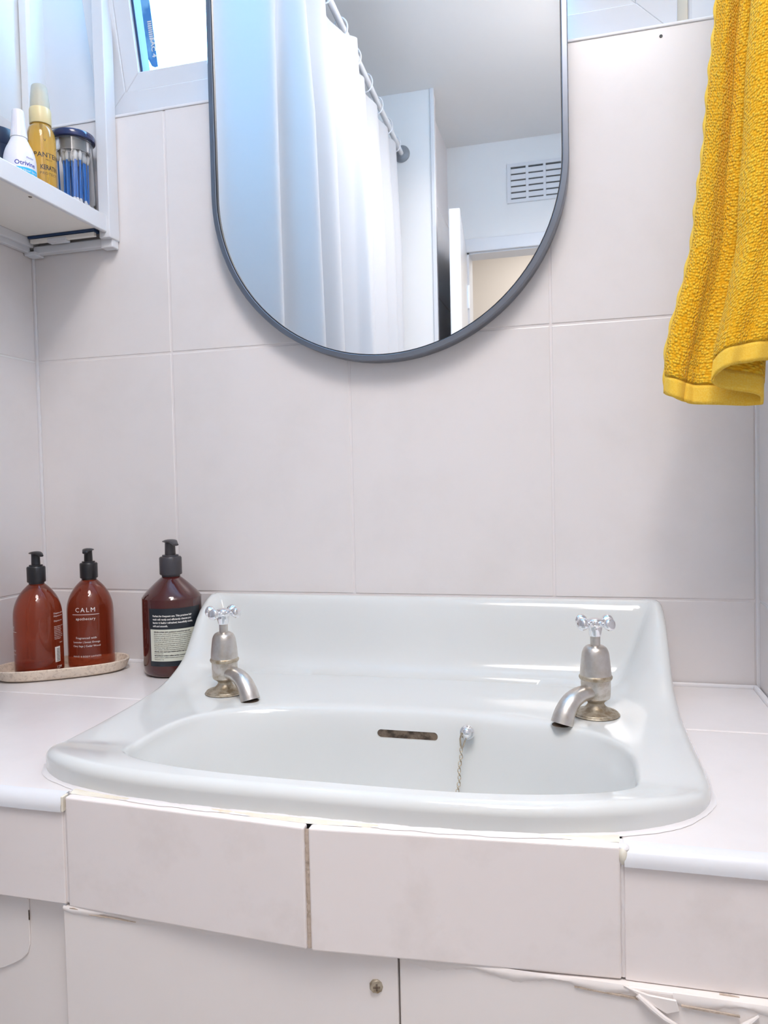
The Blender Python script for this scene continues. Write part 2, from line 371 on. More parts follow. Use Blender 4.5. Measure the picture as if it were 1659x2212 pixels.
def rough_strip(name, p0, p1, wid, z0, z1, m, n=40, amp=.5, dep=1.2):
    mbx = MB(); v = []; f = []
    for i in range(n+1):
        t = i/n; z = z0+(z1-z0)*t
        for k in range(5):
            u = (k/4-.5); w2 = wid/2*(1+random.uniform(-.12, .12))
            v.append((p0+u*2*w2, p1+(abs(u)*2)**2*dep+random.uniform(-amp, amp)*.5, z))
    for i in range(n):
        for k in range(4): a = i*5+k; f.append((a, a+1, a+6, a+5))
    mbx.add(v, f); return cobj(mbx, name, m)
rough_strip('grout_line', 98, -443.6, 5.0, ZC-89, ZC-1.5, GROUTB)
rough_strip('grout_line', -112.4, -431.6, 3.4, ZC-88, ZC-2, GROUT)
rough_strip('grout_line', 314.8, -427.0, 4.0, ZC-89, ZC-.3, GROUT)
# quarter-round plastic edge trims
def qtrim(x0, x1, y0, y1, name='edge_trim'):
    prof = [(0, 0)]+[(11*math.sin(a)*-1, -11*(1-math.cos(a))) for a in [math.pi/2*i/8 for i in range(9)]]+[(-11, -13), (2, -13), (6, -3)]
    v = []; n = len(prof)
    for x, y in ((x0, y0), (x1, y1)): v += [(x, y+11+p[0], ZC+1+p[1]) for p in prof]
    f = [(i, (i+1) % n, n+(i+1) % n, n+i) for i in range(n)]+[tuple(range(n))[::-1], tuple(range(n, 2*n))]
    m_ = MB().add(v, [q[::-1] for q in f]); return cobj(m_, name, PLAST, ang=40)
qtrim(XL, -114, -436.5, -436.5); qtrim(316, XR, -430.5, -428)
cobj(MB().box((-114, -436, ZC-12), (-112.2, -428, ZC+.6)), 'trim_end', CAULK, bevel=.5, seg=1)
cobj(MB().sphere((315.4, -426.6, ZC-6), 4.2, 14, sc=(.75, 1, 1.55)), 'caulk_blob', CAULK)
cobj(MB().box((312.5, -428, ZC-12), (316.5, -415, ZC+.2)), 'caulk_blob', SEAL, bevel=1)
cobj(MB().sphere((316, -425, ZC-1.5), 3.2, 12, sc=(1.2, 1.3, .8)), 'caulk_blob', SEAL)
# caulk between basin and front tiles
def ribbon(name, xs, yb, yf, z, m, par_c=True, rnd=.5, up=1.6):
    v = []; f = []
    for x in xs:
        b_, fr = yb(x), yf(x)
        for k in range(6):
            t = k/5; v.append((x, b_+(fr-b_)*t, z+up*math.sin(math.pi*t)+random.uniform(-rnd, rnd)*.35))
    for i in range(len(xs)-1):
        for k in range(5): a = i*6+k; f.append((a, a+1, a+7, a+6))
    return cobj(MB().add(v, f), name, m)
def tilefront(x): return (-426.5-11*(x+111)/207.5) if x < 98 else (-437.5+17*(x-99.7)/214)
xs = [-111+i*(424.6/90) for i in range(91)]
ribbon('caulk_bead', xs, lambda x: front_y(x)+1, lambda x: tilefront(x)-1.0, ZC-.1, CAULK, up=1.9)
def around(a0, a1, n, off_in, off_out, z, up, name, m):
    v = []; f = []
    for i in range(n+1):
        th = a0+(a1-a0)*i/n; x, y = outline(th); e = .002; x2, y2 = outline(th+e); tx, ty = x2-x, y2-y; L = math.hypot(tx, ty); nx, ny = ty/L, -tx/L
        ww = off_out*(1+.25*math.sin(th*31)+random.uniform(-.15, .15))
        for k in range(6):
            t = k/5; d = off_in+(ww-off_in)*t; v.append((x+nx*d, y+ny*d, z+up*(1-t)**1.6))
    for i in range(n):
        for k in range(5): a = i*6+k; f.append((a, a+6, a+7, a+1))
    return cobj(MB().add(v, f), name, m)
around(math.radians(180), math.radians(360), 240, -1, 3.0, ZC+.3, 3.6, 'caulk_bead', SEAL)
around(math.radians(133.5), math.radians(180), 60, -1, 2.8, ZC+.15, 2.4, 'caulk_bead', SEAL)
around(math.radians(0), math.radians(46), 60, -1, 2.8, ZC+.15, 2.4, 'caulk_bead', SEAL)
cobj(MB().tube([(XL+2, -3.6, ZC+1), (CX-HX-18, -3.6, ZC+1)], 3.4, 10), 'wall_bead', SEAL)
cobj(MB().tube([(CX+HX-7, -3.6, ZC+1), (XR-4, -3.6, ZC+1), (XR-4, -415, ZC+1)], 3.4, 10), 'wall_bead', SEAL)
cobj(MB().tube([(XL+3, -4, ZC+1), (XL+3, -358, ZC+1)], 3.0, 10), 'wall_bead', SEAL)
# boards under the counter
cobj(MB().box((-117, -434, ZFL+2), (160.6, -416, ZC-90.2)), 'front_board', PAINT, bevel=1.2)
cobj(MB().box((161.8, -433.6, ZFL+2), (XR, -416, ZC-91)), 'front_board', PAINT, bevel=1.2)
cobj(MB().box((XL, -424, ZFL+2), (-117, -412, ZC-88)), 'side_board', PAINT, bevel=.8)
cobj(MB().prism([(XL, ZC-88.6), (-157, ZC-88.6), (-157.4, ZC-132), (-160, ZC-140), (-166, ZC-146), (-174, ZC-150.5), (-184, ZC-155.5), (XL, ZC-240)], -425.6, -424, axis='y'), 'paint_layer', PAINT, bevel=.5, seg=1)
for k in range(2):
    cobj(MB().box((-158+k*.7, -425.9, ZC-(93+k*18)), (-157.3+k*.7, -425.2, ZC-(88.8+k*14))), 'paint_crack', RUST)
def wavy(name, x0, x1, y, zf, h, m, n=60, amp=1.0, dep=2.2):
    v = []; f = []
    for i in range(n+1):
        x = x0+(x1-x0)*i/n; zt = zf(x); hh = h*(1+amp*.35*math.sin(x*.11)+amp*random.uniform(-.12, .12))
        for k in range(5):
            t = k/4; v.append((x, (y(x) if callable(y) else y)-dep*math.sin(math.pi*min(1, t*1.05))*.6-.6*(1-t), zt-hh*t))
    for i in range(n):
        for k in range(4): a = i*5+k; f.append((a, a+5, a+6, a+1))
    return cobj(MB().add(v, f), name, m)
wavy('filler_bead', -116, 160, -433.8, lambda x: ZC-88.8, 5.5, PAINT)
wavy('filler_bead', 161, 318, -433.6, lambda x: ZC-89.5, 6.5, PAINT)
wavy('filler_bead', 345, XR, -433.2, lambda x: ZC-90.5, 7.5, PAINT, n=40)
# dark open cracks under the tiles
def crack(x0, x1, y, z0, z1, h0, h1, m=GROUTB):
    cobj(MB().prism([(x0, z0), ((x0+x1)/2, (z0+z1)/2+h0*.3), (x1, z1), (x1, z1-h1), ((x0+x1)/2, (z0+z1)/2-(h0+h1)/2), (x0, z0-h0)], y, y+1.2, axis='y'), 'crack', m)
crack(-110, -102, -435.2, ZC-89.8, ZC-90.2, 2.2, 1.2); crack(-92, -50, -435.4, ZC-92.8, ZC-93.6, .6, .5)
crack(214, 262, -434.6, ZC-91, ZC-91.8, .3, 1.0); crack(283, 327, -434.9, ZC-95.2, ZC-97, .5, 1.3)
crack(350, 385, -435.6, ZC-97, ZC-98.6, 1.1, 1.0, GROUTB); crack(374, 386, -428.6, ZC-90.3, ZC-91, 1.2, .8)
cobj(MB().prism([(314, ZC-89), (330, ZC-93), (347, ZC-94), (349, ZC-101), (341, ZC-104), (333, ZC-100), (325, ZC-95)], -436.0, -434.4, axis='y'), 'paint_flap', PAINT, bevel=.5, seg=1)
cobj(MB().tube([(323, -436, ZC-94), (331, -437, ZC-100), (339, -437, ZC-106), (350, -436, ZC-112), (356, -435, ZC-113)], [1.6, 2.0, 1.8, 1.2, .4], 8), 'paint_ridge', PAINT)
cobj(MB().tube([(396, -435, ZC-97), (388, -436, ZC-104), (380, -436, ZC-110), (372, -435.5, ZC-120)], [.8, 2.2, 2.2, 1.0], 8), 'paint_ridge', PAINT)
# screw
sc = MB().lathe([(0, 1.1), (1.4, 1.1), (3.0, 1.4), (4.6, .9), (5.2, 0), (5.2, -1.5)], 9).add([], [])
o = sc.obj('screw', LIME, ct); o.rotation_euler = (math.radians(90), 0, .3); o.location = (144.9*S, -434.6*S, (-217.1-ZC)*S); tag(o, 'rusty crosshead screw')
o2 = MB().box((-2.6, -.6, 1.0), (2.6, .6, 1.6)).box((-.6, -2.6, 1.0), (.6, 2.6, 1.6)).obj('slot', RUST, o)

# ------------------------------------------------------------------ wash basin
bs = empty('wash_basin', (CX, -220, ZC)); tag(bs, 'white ceramic wash basin with raised splashback, set into the tiled counter', 'basin')
DK, RIM = -92.0, -80.0
def lerp_tab(x, tab):
    T = _tabs.get(id(tab))
    if T is None: T = _tabs[id(tab)] = smoothprof(tab, 8)
    return float(np.interp(x, [p[0] for p in T], [p[1] for p in T]))
_tabs = {}
def sst(a, b, x): t = max(0, min(1, (x-a)/(b-a))); return t*t*(3-2*t)
WING = [(0, 0), (20, -1), (34, -5), (54, -18), (76, -42), (97, -63), (126, -77), (160, -85.5), (205, -89), (260, -90), (460, -90)]
BACK = [(0, 0), (9, 0), (14, -2), (19, -8), (26, -26), (34, -52), (41, -70), (50, -82), (62, -89), (80, -92), (999, -92)]
def hgt(x, y):
    d = -y; zb = lerp_tab(d, BACK)
    e = min(x-side_x(-1, y), side_x(1, y)-x); wz = lerp_tab(d, WING)
    gq = 1-sst(7, 62, e)
    zw = DK+(wz-DK)*(gq**1.15)
    # the front rim stands a little above the tap deck
    zf = DK+(RIM-DK)*sst(-325, -412, y) if y < -325 else DK
    k = 8.0; m_ = max(zb, zw, zf)
    return min(.6, m_+k*math.log(sum(math.exp((q-m_)/k) for q in (zb, zw, zf)))-(k*math.log(3)*math.exp(-(m_-DK)/9)))
def bowl_c(th):
    c, s_ = math.cos(th), math.sin(th); b_, n = (118, 2.5) if s_ > 0 else (113, 3.4)
    t = ((abs(c)/219)**n+(abs(s_)/b_)**n)**(-1/n); return (110+t*c, -300+t*s_)
NA = 320
ths = sorted([2*math.pi*i/NA for i in range(NA)]+[math.atan2(300, HX), math.pi-math.atan2(300, HX)])
OL = np.array([outline(t) for t in ths]); NA = len(ths)
seg = np.roll(OL, -1, 0)-OL; sl = (seg**2).sum(1)
def edge_d(p):
    d = np.array(p)-OL; t = np.clip((d*seg).sum(1)/sl, 0, 1); q = d-seg*t[:, None]; return math.sqrt((q**2).sum(1).min())
V = []; ringn = []
RR = 9.0
lv = [0, .0006, .0015, .003, .006, .01, .016, .024, .034, .046, .06]+[.06+.94*(i/56) for i in range(1, 57)]
for ang_i, th in enumerate(ths): pass
rings = []
rings.append([(x, y, ZC+.2) for x, y in OL]); rings.append([(x, y, None) for x, y in OL])
BW = [bowl_c(t) for t in ths]
for li, L in enumerate(lv[1:]):
    rings.append([(OL[i][0]+(BW[i][0]-OL[i][0])*L, OL[i][1]+(BW[i][1]-OL[i][1])*L, None) for i in range(NA)])
DR = (110, -262)    # drain
top = []
for r_i, rg in enumerate(rings):
    out = []
    for (x, y, z) in rg:
        if z is None:
            z = hgt(x, y); e = edge_d((x, y)) if r_i > 1 else 0
            if e < RR: z -= RR-math.sqrt(max(0, RR*RR-(RR-e)**2))
            z = max(z, ZC+.6)
            # soft lip into the bowl
        out.append((x, y, z))
    top.append(out)
zl = [p[2] for p in top[-1]]
NB = 46
for j in range(1, NB+1):
    s_ = j/NB; out = []
    for i in range(NA):
        q = 1-s_; x = DR[0]+(BW[i][0]-DR[0])*q if False else BW[i][0]+(DR[0]-BW[i][0])*s_; y = BW[i][1]+(DR[1]-BW[i][1])*s_
        dist = math.hypot(x-BW[i][0], y-BW[i][1]); Rt = math.hypot(DR[0]-BW[i][0], DR[1]-BW[i][1])
        wall = 62.0 if Rt > 62 else Rt
        u = min(1, dist/max(wall, 1)); dep = 104*(1-(1-u)**2.3)+ (30*(dist/Rt)**1.2)
        lip = 8.0; dep2 = dep*(1-math.exp(-(dist/lip)**1.5)) 
        out.append((x, y, zl[i]-dep2))
    top.append(out)
# soften the deck-to-bowl edge
arr = np.array([[p for p in rg] for rg in top]); n0 = len(rings)
for it in range(11):
    z = arr[:, :, 2].copy()
    for r_ in range(n0-9, n0+5): z[r_] = .5*arr[r_, :, 2]+.25*arr[r_-1, :, 2]+.25*arr[r_+1, :, 2]
    arr[:, :, 2] = z
verts = [tuple(p) for rg in arr for p in rg]; nr = len(arr); faces = []
for r_ in range(nr-1):
    for i in range(NA):
        a, b = r_*NA+i, r_*NA+(i+1) % NA; faces.append((a, b, b+NA, a+NA))
cidx = (nr-1)*NA; faces.append(tuple(cidx+i for i in range(NA)))
# underside
base = len(verts); und = []
sel = list(range(2, nr, 3))
for r_ in sel:
    for i in range(NA):
        x, y, z = arr[r_, i]; f_ = 1 if r_ >= n0 else 0
        verts.append((x, y+ (0), min(z-9.5, ZC+.2)))
prev = list(range(NA))
for q, r_ in enumerate(sel):
    cur = [base+q*NA+i for i in range(NA)]
    for i in range(NA): faces.append((prev[i], cur[i], cur[(i+1) % NA], prev[(i+1) % NA]))
    prev = cur
faces.append(tuple(prev[::-1]))
shell = mesh_obj('basin_shell', [(x-CX, y+220, z-ZC) for x, y, z in verts], faces, CER, bs, ang=60)
# overflow slot cut through the back of the bowl
SLX, SLZ, SLY = 112.5, -116.5, -196
cap = [(28*sx+4.1*math.cos(a)*(1 if sx > 0 else 1), 4.1*math.sin(a)) for sx, a0 in ((1, -90), (-1, 90)) for a in [math.radians(a0+15*i) for i in range(13)]]
cut = MB().prism([(SLX+p[0], SLZ+p[1]) for p in cap], SLY-22, SLY+40, axis='y')
cut.v = [(p[0]-CX, p[1]+220, p[2]-ZC) for p in cut.v]
co = cut.obj('cutter', CER); co.location = bs.location; co.rotation_euler.x = math.radians(0)
bpy.context.view_layer.update()
md = shell.modifiers.new('cut', 'BOOLEAN'); md.object = co; md.operation = 'DIFFERENCE'; md.solver = 'EXACT'
dg = bpy.context.evaluated_depsgraph_get(); dg.update()
me2 = bpy.data.meshes.new_from_object(shell.evaluated_get(dg)); shell.modifiers.clear(); shell.data = me2
me2.polygons.foreach_set('use_smooth', [True]*len(me2.polygons)); me2.set_sharp_from_angle(angle=math.radians(60))
bpy.data.objects.remove(co, do_unlink=True)
ov = MB().box((SLX-32-CX, SLY+220+7, SLZ-ZC-5), (SLX+32-CX, SLY+220+8, SLZ-ZC+4.2)); ov.obj('overflow_lining', RUST, bs)

# ------------------------------------------------------------------ pillar taps
def tap(loc, spout_ang, cross_ang, label, scale=1.0):
    t = empty('pillar_tap', loc); tag(t, label, 'tap', 'pillar taps on the basin')
    P = lambda m_, name, m, **k: m_.obj(name, m, t, **k)
    P(MB().lathe(smoothprof([(0, 0), (21.5, 0), (21.8, 1.6), (21, 3.2), (17, 4.6), (11.5, 7.5), (8.4, 11), (8.4, 13.5), (11, 16.5), (13, 18)], 5)+[(0, 18)], 40), 'flange', LIME)
    P(MB().lathe([(0, 15)]+smoothprof([(9, 15), (12.5, 17), (14.2, 20), (14.6, 30), (14.6, 38.5)], 5)+[(0, 38.5)], 40), 'tap_body', mat('grimy_chrome', (.66, .62, .57), .30, metal=.9, vary=((.40, .33, .24), 90, 5, .45, .72), bump=(120, .3, .0006)))
    P(MB().lathe([(14, 37.6), (15.6, 38), (16.4, 39.6), (16.4, 41), (15.4, 42.6), (14, 43)], 40), 'collar', LIME)
    P(MB().lathe(smoothprof([(15.4, 41.5), (14.9, 50), (13.9, 60), (12.8, 67), (10.6, 71.5), (7.5, 73.5), (5.2, 74)], 6)+[(0, 74)], 40), 'bonnet', OLDM)
    P(MB().lathe([(4.9, 73), (4.9, 86), (0, 86)], 20), 'spindle', OLDM)
    hd = P(MB().lathe(smoothprof([(5.6, 83.5), (6.0, 85), (6.9, 90), (7.2, 94), (8.0, 96)], 4)+smoothprof([(8.0, 96), (8.0, 98.5), (6.8, 101), (4, 102.3), (0, 102.7)], 4), 6*4), 'handle', CHROME)
    for q in range(4):
        a = cross_ang+q*math.pi/2; c, s_ = math.cos(a), math.sin(a)
        prof = smoothprof([(5, 4.6), (9, 3.0), (12, 3.4), (15, 5.4), (18, 6.6), (20.6, 6.0), (22, 3.6), (22.4, 0.05)], 4)
        m_ = MB().lathe([(r, z) for z, r in prof], 18)
        arm = P(m_, 'handle_arm', CHROME); arm.rotation_euler = (0, math.radians(90-5), a); arm.location = (0, 0, 96.3*S)
    dx, dy = math.cos(spout_ang), math.sin(spout_ang)
    path = smoothprof([(4, 23), (14, 25.5), (25, 25), (35, 21.5), (42.5, 15), (47.5, 7.5), (50.5, 0.5)], 6)
    rad = [8.2+2.9*i/(len(path)-1) for i in range(len(path))]
    sp = P(MB().tube([(dx*a, dy*a, b) for a, b in path], rad, 24, flat=.92), 'spout', OLDM)
    P(MB().lathe([(9.3, 0), (0, 0)], 20, c=(dx*50.3, dy*50.3, -.3)), 'outlet', RUST)
    t.scale = (1, 1, .945)
    return t
tap((-109, -157, DK+.3), math.radians(-31), math.radians(-8), 'chrome pillar tap with cross handle, beside the dark bottle', 1.0)
tap((301, -165, DK+.3), math.radians(-130), math.radians(-41), 'chrome pillar tap with cross handle, under the yellow towel', 1.0)

# ------------------------------------------------------------------ plug chain
ch = empty('plug_chain', (176, -200, -108)); tag(ch, 'thin metal plug chain hanging from a round stay in the bowl', 'chain')
st = MB().lathe([(0, 6.2), (2.5, 6.0), (4.3, 4.6), (5.0, 2.4), (5.0, 1.6), (6.8, 1.2), (7.4, .2), (7.4, -3)], 24).obj('stay', CHROME, ch); st.rotation_euler = (math.radians(78), 0, 0); st.location = (0, 1*S, 1*S)
MB().tube([(-4.5, -4, 2), (-6, -5, -4), (-5.5, -5.5, -10), (-4.2, -5.8, -13.2), (-2.6, -5.4, -10), (-1, -5, -5)], .9, 8).obj('hanger', LIME, ch)
lk = MB(); n_ = 12
lk.tube([(1.55*math.cos(2*math.pi*i/n_), 0, 2.15*math.sin(2*math.pi*i/n_)) for i in range(n_)], .42, 6, closed=True)
proto = None
NL = 34
for i in range(NL):
    t = i/(NL-1); z = -14.5-3.05*i; y = -6-1.0*i-8*math.sin(math.pi*t)*.2; x = -5.0-t*4.5+.5*math.sin(i*.9)
    if proto is None: proto = lk.obj('chain_link', LIME, ch); o = proto
    else: o = proto.copy(); COL.objects.link(o); o.parent = ch
    o.location = (x*S, y*S, z*S); o.rotation_euler = (-.3, 0, (math.pi/2 if i % 2 else 0)+.5)

# ------------------------------------------------------------------ mirror
mr = empty('wall_mirror', (52, 0, 524)); tag(mr, 'tall round-ended mirror with a thin dark metal frame on the tiles', 'mirror')
def stadium(R, top, n=64):
    p = [(R*math.cos(a), R*math.sin(a)) for a in [math.pi+math.pi*i/n for i in range(n+1)]]
    p += [(R*math.cos(a), top+R*math.sin(a)) for a in [math.pi*i/n for i in range(n+1)]]
    return p
def ringmesh(prof, top=500):   # prof: (radius, y) closed section swept round the stadium
    v = []; f = []; k = len(prof); N = None
    for r, y in prof:
        s_ = stadium(r, top); N = len(s_); v += [(p[0], y, p[1]) for p in s_]
    for a in range(k):
        b = (a+1) % k
        for i in range(N): j = (i+1) % N; f.append((a*N+i, b*N+i, b*N+j, a*N+j))
    return MB().add(v, f)
R0 = 227.5
ringmesh([(R0-.8, -1), (R0, -2), (R0, -24), (R0-.7, -25), (R0-6.2, -25), (R0-7, -24.2), (R0-7, -19), (R0-7, -1)]).obj('frame', GUN, mr)
ringmesh([(R0-6.9, -20.5), (R0-6.9, -24), (R0-8.2, -24), (R0-8.2, -20.5)]).obj('inner_lip', BLK, mr)
s_ = stadium(R0-7.2, 500); m_ = MB().add([(p[0], -21.5, p[1]) for p in s_]+[(p[0], -8, p[1]) for p in s_], [tuple(range(len(s_)))])
m_.add([(p[0], -20.0, p[1]) for p in s_], [tuple(range(len(s_)))[::-1]]); m_.obj('mirror_glass', MIRR, mr, smooth=False)

# ------------------------------------------------------------------ corner cabinet
cb = empty('corner_cabinet', (-405, -150, 480)); tag(cb, 'white open-fronted wall cabinet in the corner beside the window, seen from below', 'cabinet')
def cp(name, a, b, m, bevel=1.0, **k):
    o = (-405, -150, 480)
    return box(name, tuple(a[i]-o[i] for i in range(3)), tuple(b[i]-o[i] for i in range(3)), m, cb, bevel=bevel, **k)
YB = -300
cp('shelf', (XL+2, YB, 508), (-338, -26, 517.5), PLAST, .6)
cp('shelf', (XL+2, -26, 508), (-338, -3, 517.5), PLAST, .6)
cp('front_lip', (-340, YB, 495), (-334, -1, 518), PLAST, 1.2)
cp('bottom_panel', (XL+14, YB, 500), (-342, -30, 507), UNDER, .4)
cp('back_rail', (XL+12, -14, 480), (-346, -1.5, 491), PLAST, 1.4)
cp('side_rail', (XL+1, YB, 481), (XL+9, -16, 500), PLAST, 1.2)
cp('side_rail', (XL+9, YB, 488), (XL+15, -16, 500), PLAST, 1.0)
cp('corner_cap', (XL+1, -20, 477), (XL+20, -1, 482.5), PLAST, 1.4)
cp('corner_cap', (-350, -16, 477), (-331, -1, 492), PLAST, 1.4)
cp('gap_back', (XL+16, -29, 497), (-350, -15, 500), GASK, 0)
cp('hinge_bar', (XL+18, -27, 491), (-352, -21, 496.5), UNDER, .6)
cp('hinge_clip', (-426, -28.5, 488.5), (-396, -18, 494.5), PLAST, 1.0)
cp('front_post', (-346, -24, 488), (-329, -1, 1100), PLAST, 1.2)
cp('rear_post', (XL+1, -12, 488), (XL+13, -2, 1100), MATS['wall_paint'], 1.0)
cp('front_post', (-346, YB, 488), (-331, YB+22, 1100), PLAST, 1.2)
cp('top_panel', (XL+2, YB, 1092), (-332, -1, 1106), PLAST, 1.0)
for x, y in ((-352, -210), (-352, -150), (XL+24, -22)):
    o = MB().lathe([(0, -.8), (1.8, -.6), (2.4, 0)], 12, c=(x+405, y+150, 20)).obj('rivet', RUST, cb)

# ------------------------------------------------------------------ things on the cabinet shelf
SZ = 518
def bottle_root(name, x, y, z, label, cat, **k):
    e = empty(name, (x, y, z)); tag(e, label, cat, **k); return e
def towards_cam(x, y): return math.atan2(-948-y, 295-x)
# cotton bud jar
jx, jy = -371, -39; jr = 26.5
jar = bottle_root('cotton_bud_jar', jx, jy, SZ, 'clear glass jar with dark blue lid, holding cotton buds', 'jar')
MB().lathe(smoothprof([(0, .3), (jr-2, .3), (jr, 2), (jr+.8, 10), (jr+.3, 50), (jr-1.2, 84), (jr-1.6, 94)], 4)+smoothprof([(jr-3.0, 94), (jr-2.6, 84), (jr-1.2, 50), (jr-.8, 12), (jr-2, 4), (0, 3.4)], 4), 48).obj('glass', CLEAR, jar)
MB().lathe([(0, 94.5), (jr-1, 94.5), (jr+2, 95.3), (jr+2.4, 97.5), (jr+2.4, 101.5), (jr+1.4, 103.2), (jr-3, 104), (0, 104)], 48).obj('lid', NAVY, jar)
MB().lathe([(jr-4.6, 94.4), (jr-4.6, 80), (jr-5.6, 79), (jr-6.5, 80), (jr-6.5, 94.4)], 48).obj('seal_ring', mat('smoky_clear_seal', (.80, .78, .76), .15, trans=.8, ior=1.2), jar)
bud = None
for i in range(42):
    a = random.uniform(0, 6.28); rr = math.sqrt(random.uniform(0, 1))*18.5; tx, ty = random.uniform(-.05, .05), random.uniform(-.05, .05)
    if bud is None:
        b_ = MB().tube([(0, 0, 2), (0, 0, 66)], 1.15, 8, k=0)
        for z in (3, 65): b_.sphere((0, 0, z), 2.7, 10, k=1, sc=(1, 1, 2.6))
        bud = b_.obj('cotton_bud', [BLUE, COTTON]); o = bud
    else: o = bud.copy(); COL.objects.link(o)
    o.location = ((jx+rr*math.cos(a))*S, (jy+rr*math.sin(a))*S, (SZ+8)*S); o.rotation_euler = (tx, ty, 0)
    tag(o, 'blue cotton bud with white tips standing in the jar', 'cotton bud', 'cotton buds in the jar')
# golden spray bottle
gx, gy = -384, -86; gt = bottle_root('hair_spray_bottle', gx, gy, SZ, 'golden see-through spray bottle with pale gold cap, beside the jar', 'bottle')
MB().lathe([(0, .3)]+smoothprof([(15, .3), (17.4, 2.5), (17.8, 8), (17.8, 70), (17.2, 84), (15, 93), (12, 98), (11.6, 99.5)], 5)+[(0, 99.5)], 44).obj('body', GOLDL, gt)
MB().lathe([(0, 99), (13, 99), (13.4, 100), (13.4, 117), (12.6, 119.4), (10, 120.5), (0, 120.5)], 40).obj('collar', PALEG, gt)
MB().lathe([(0, 120)]+smoothprof([(9, 120), (8.6, 128), (7.4, 138), (6.6, 142)], 4)+[(0, 142)], 32).obj('nozzle', PALEG, gt)
MB().lathe(smoothprof([(12.2, 119), (11.8, 128), (10.6, 140), (9.4, 148), (7.6, 149.6)], 4)+[(0, 149.8)], 40).obj('overcap', FROST, gt)
MB().tube([(0, 0, 98), (2, 1, 50), (6, 3, 6)], 1.3, 8).obj('dip_tube', PALEG, gt)
ac = towards_cam(gx, gy)
pm = MB(); wrap_text(pm, 'PANTENE', 8.6, 17.95, ac+.52, 53, bold=.12, spacing=1.05); wrap_text(pm, 'PRO-V', 3, 17.95, ac+.5, 49); wrap_text(pm, 'KERATIN', 8.2, 17.95, ac+.55, 37.5, width=.72, bold=.2); wrap_text(pm, 'PROTECT', 4.6, 17.95, ac+.5, 31, spacing=1.25)
wrap_text(pm, 'V', 5, 17.95, ac+.25, 73); pm.obj('print', INKD, gt, smooth=False)
# white nasal spray
wx, wy = -374, -139; wt = bottle_root('nasal_spray_bottle', wx, wy, SZ, 'small white plastic bottle with tapered cap and blue band', 'bottle')
sx_ = .82
MB().lathe([(0, .3)]+smoothprof([(16, .3), (18.5, 2), (19, 8), (18.8, 30), (16.5, 42), (12, 52), (9.4, 58), (9, 60)], 5)+[(0, 60)], 44).obj('body', WBOT, wt)
MB().lathe([(0, 59)]+smoothprof([(10, 59), (9.8, 62), (8.2, 76), (7.0, 90), (6, 92.6), (4, 93.2)], 5)+[(0, 93.2)], 36).obj('cap', WBOT, wt)
ac = towards_cam(wx, wy); pm = MB()
wrap_text(pm, 'Otrivine', 7.6, 19.15, ac+.35, 21, bold=.12); pm2 = MB(); wrap_rect(pm2, 34, 6.2, 19.12, ac+.42, 12.2); pm2.obj('band', BBAND, wt)
wrap_text(pm, 'xylometazoline', 2.4, 19.15, ac+.4, 8.2); wrap_text(pm, 'hydrochloride', 2.4, 19.15, ac+.5, 5.2); wrap_text(pm, 'Menthol', 2.8, 19.15, ac+.65, 30)
pm.obj('print', INKN, wt, smooth=False); pm3 = MB(); wrap_text(pm3, 'Adult Nasal Spray', 4.0, 19.25, ac+.42, 13.8); pm3.obj('print', INK, wt, smooth=False)
# dark tub behind
tb = bottle_root('dark_tub', -428, -118, SZ, 'dark navy round tub half hidden behind the small white bottle', 'tub')
MB().lathe([(0, .3)]+smoothprof([(24, .3), (27, 3), (28, 30), (28, 62)], 4)+[(0, 62)], 40).obj('body', DARKT, tb)
MB().lathe([(0, 61), (28.6, 61), (29, 62), (29, 79), (28, 81), (0, 81.5)], 40).obj('lid', DARKT, tb)

# ------------------------------------------------------------------ tray and pump bottles
tr_a = math.radians(36); tray = empty('stone_tray', (-386, -79, ZC), tr_a); tag(tray, 'long oval beige stone tray under the two amber bottles', 'tray')
def oval(l, w_, n=48, p=2.6): return [(l*abs(math.cos(a))**(2/p)*(1 if math.cos(a) >= 0 else -1), w_*abs(math.sin(a))**(2/p)*(1 if math.sin(a) >= 0 else -1)) for a in [2*math.pi*i/n for i in range(n)]]
secs = [(.80, .70, .2), (.90, .84, .6), (.95, .92, 3), (1.0, 1.0, 12.5), (1.0, 1.0, 14.5), (.985, .97, 15.4), (.965, .935, 14.8), (.94, .89, 11), (.91, .84, 5.8), (.86, .76, 4.6), (.4, .4, 4.3)]
v = []; f = []; n = 56
for a, b, z in secs: v += [(p[0], p[1], z+.3) for p in oval(84*a, 42*b, n)]
for k in range(len(secs)-1):
    for i in range(n): f.append((k*n+i, k*n+(i+1) % n, (k+1)*n+(i+1) % n, (k+1)*n+i))
f.append(tuple(range(n))[::-1]); f.append(tuple(range((len(secs)-1)*n, len(secs)*n)))
MB().add(v, f).obj('tray_body', STONE, tray)
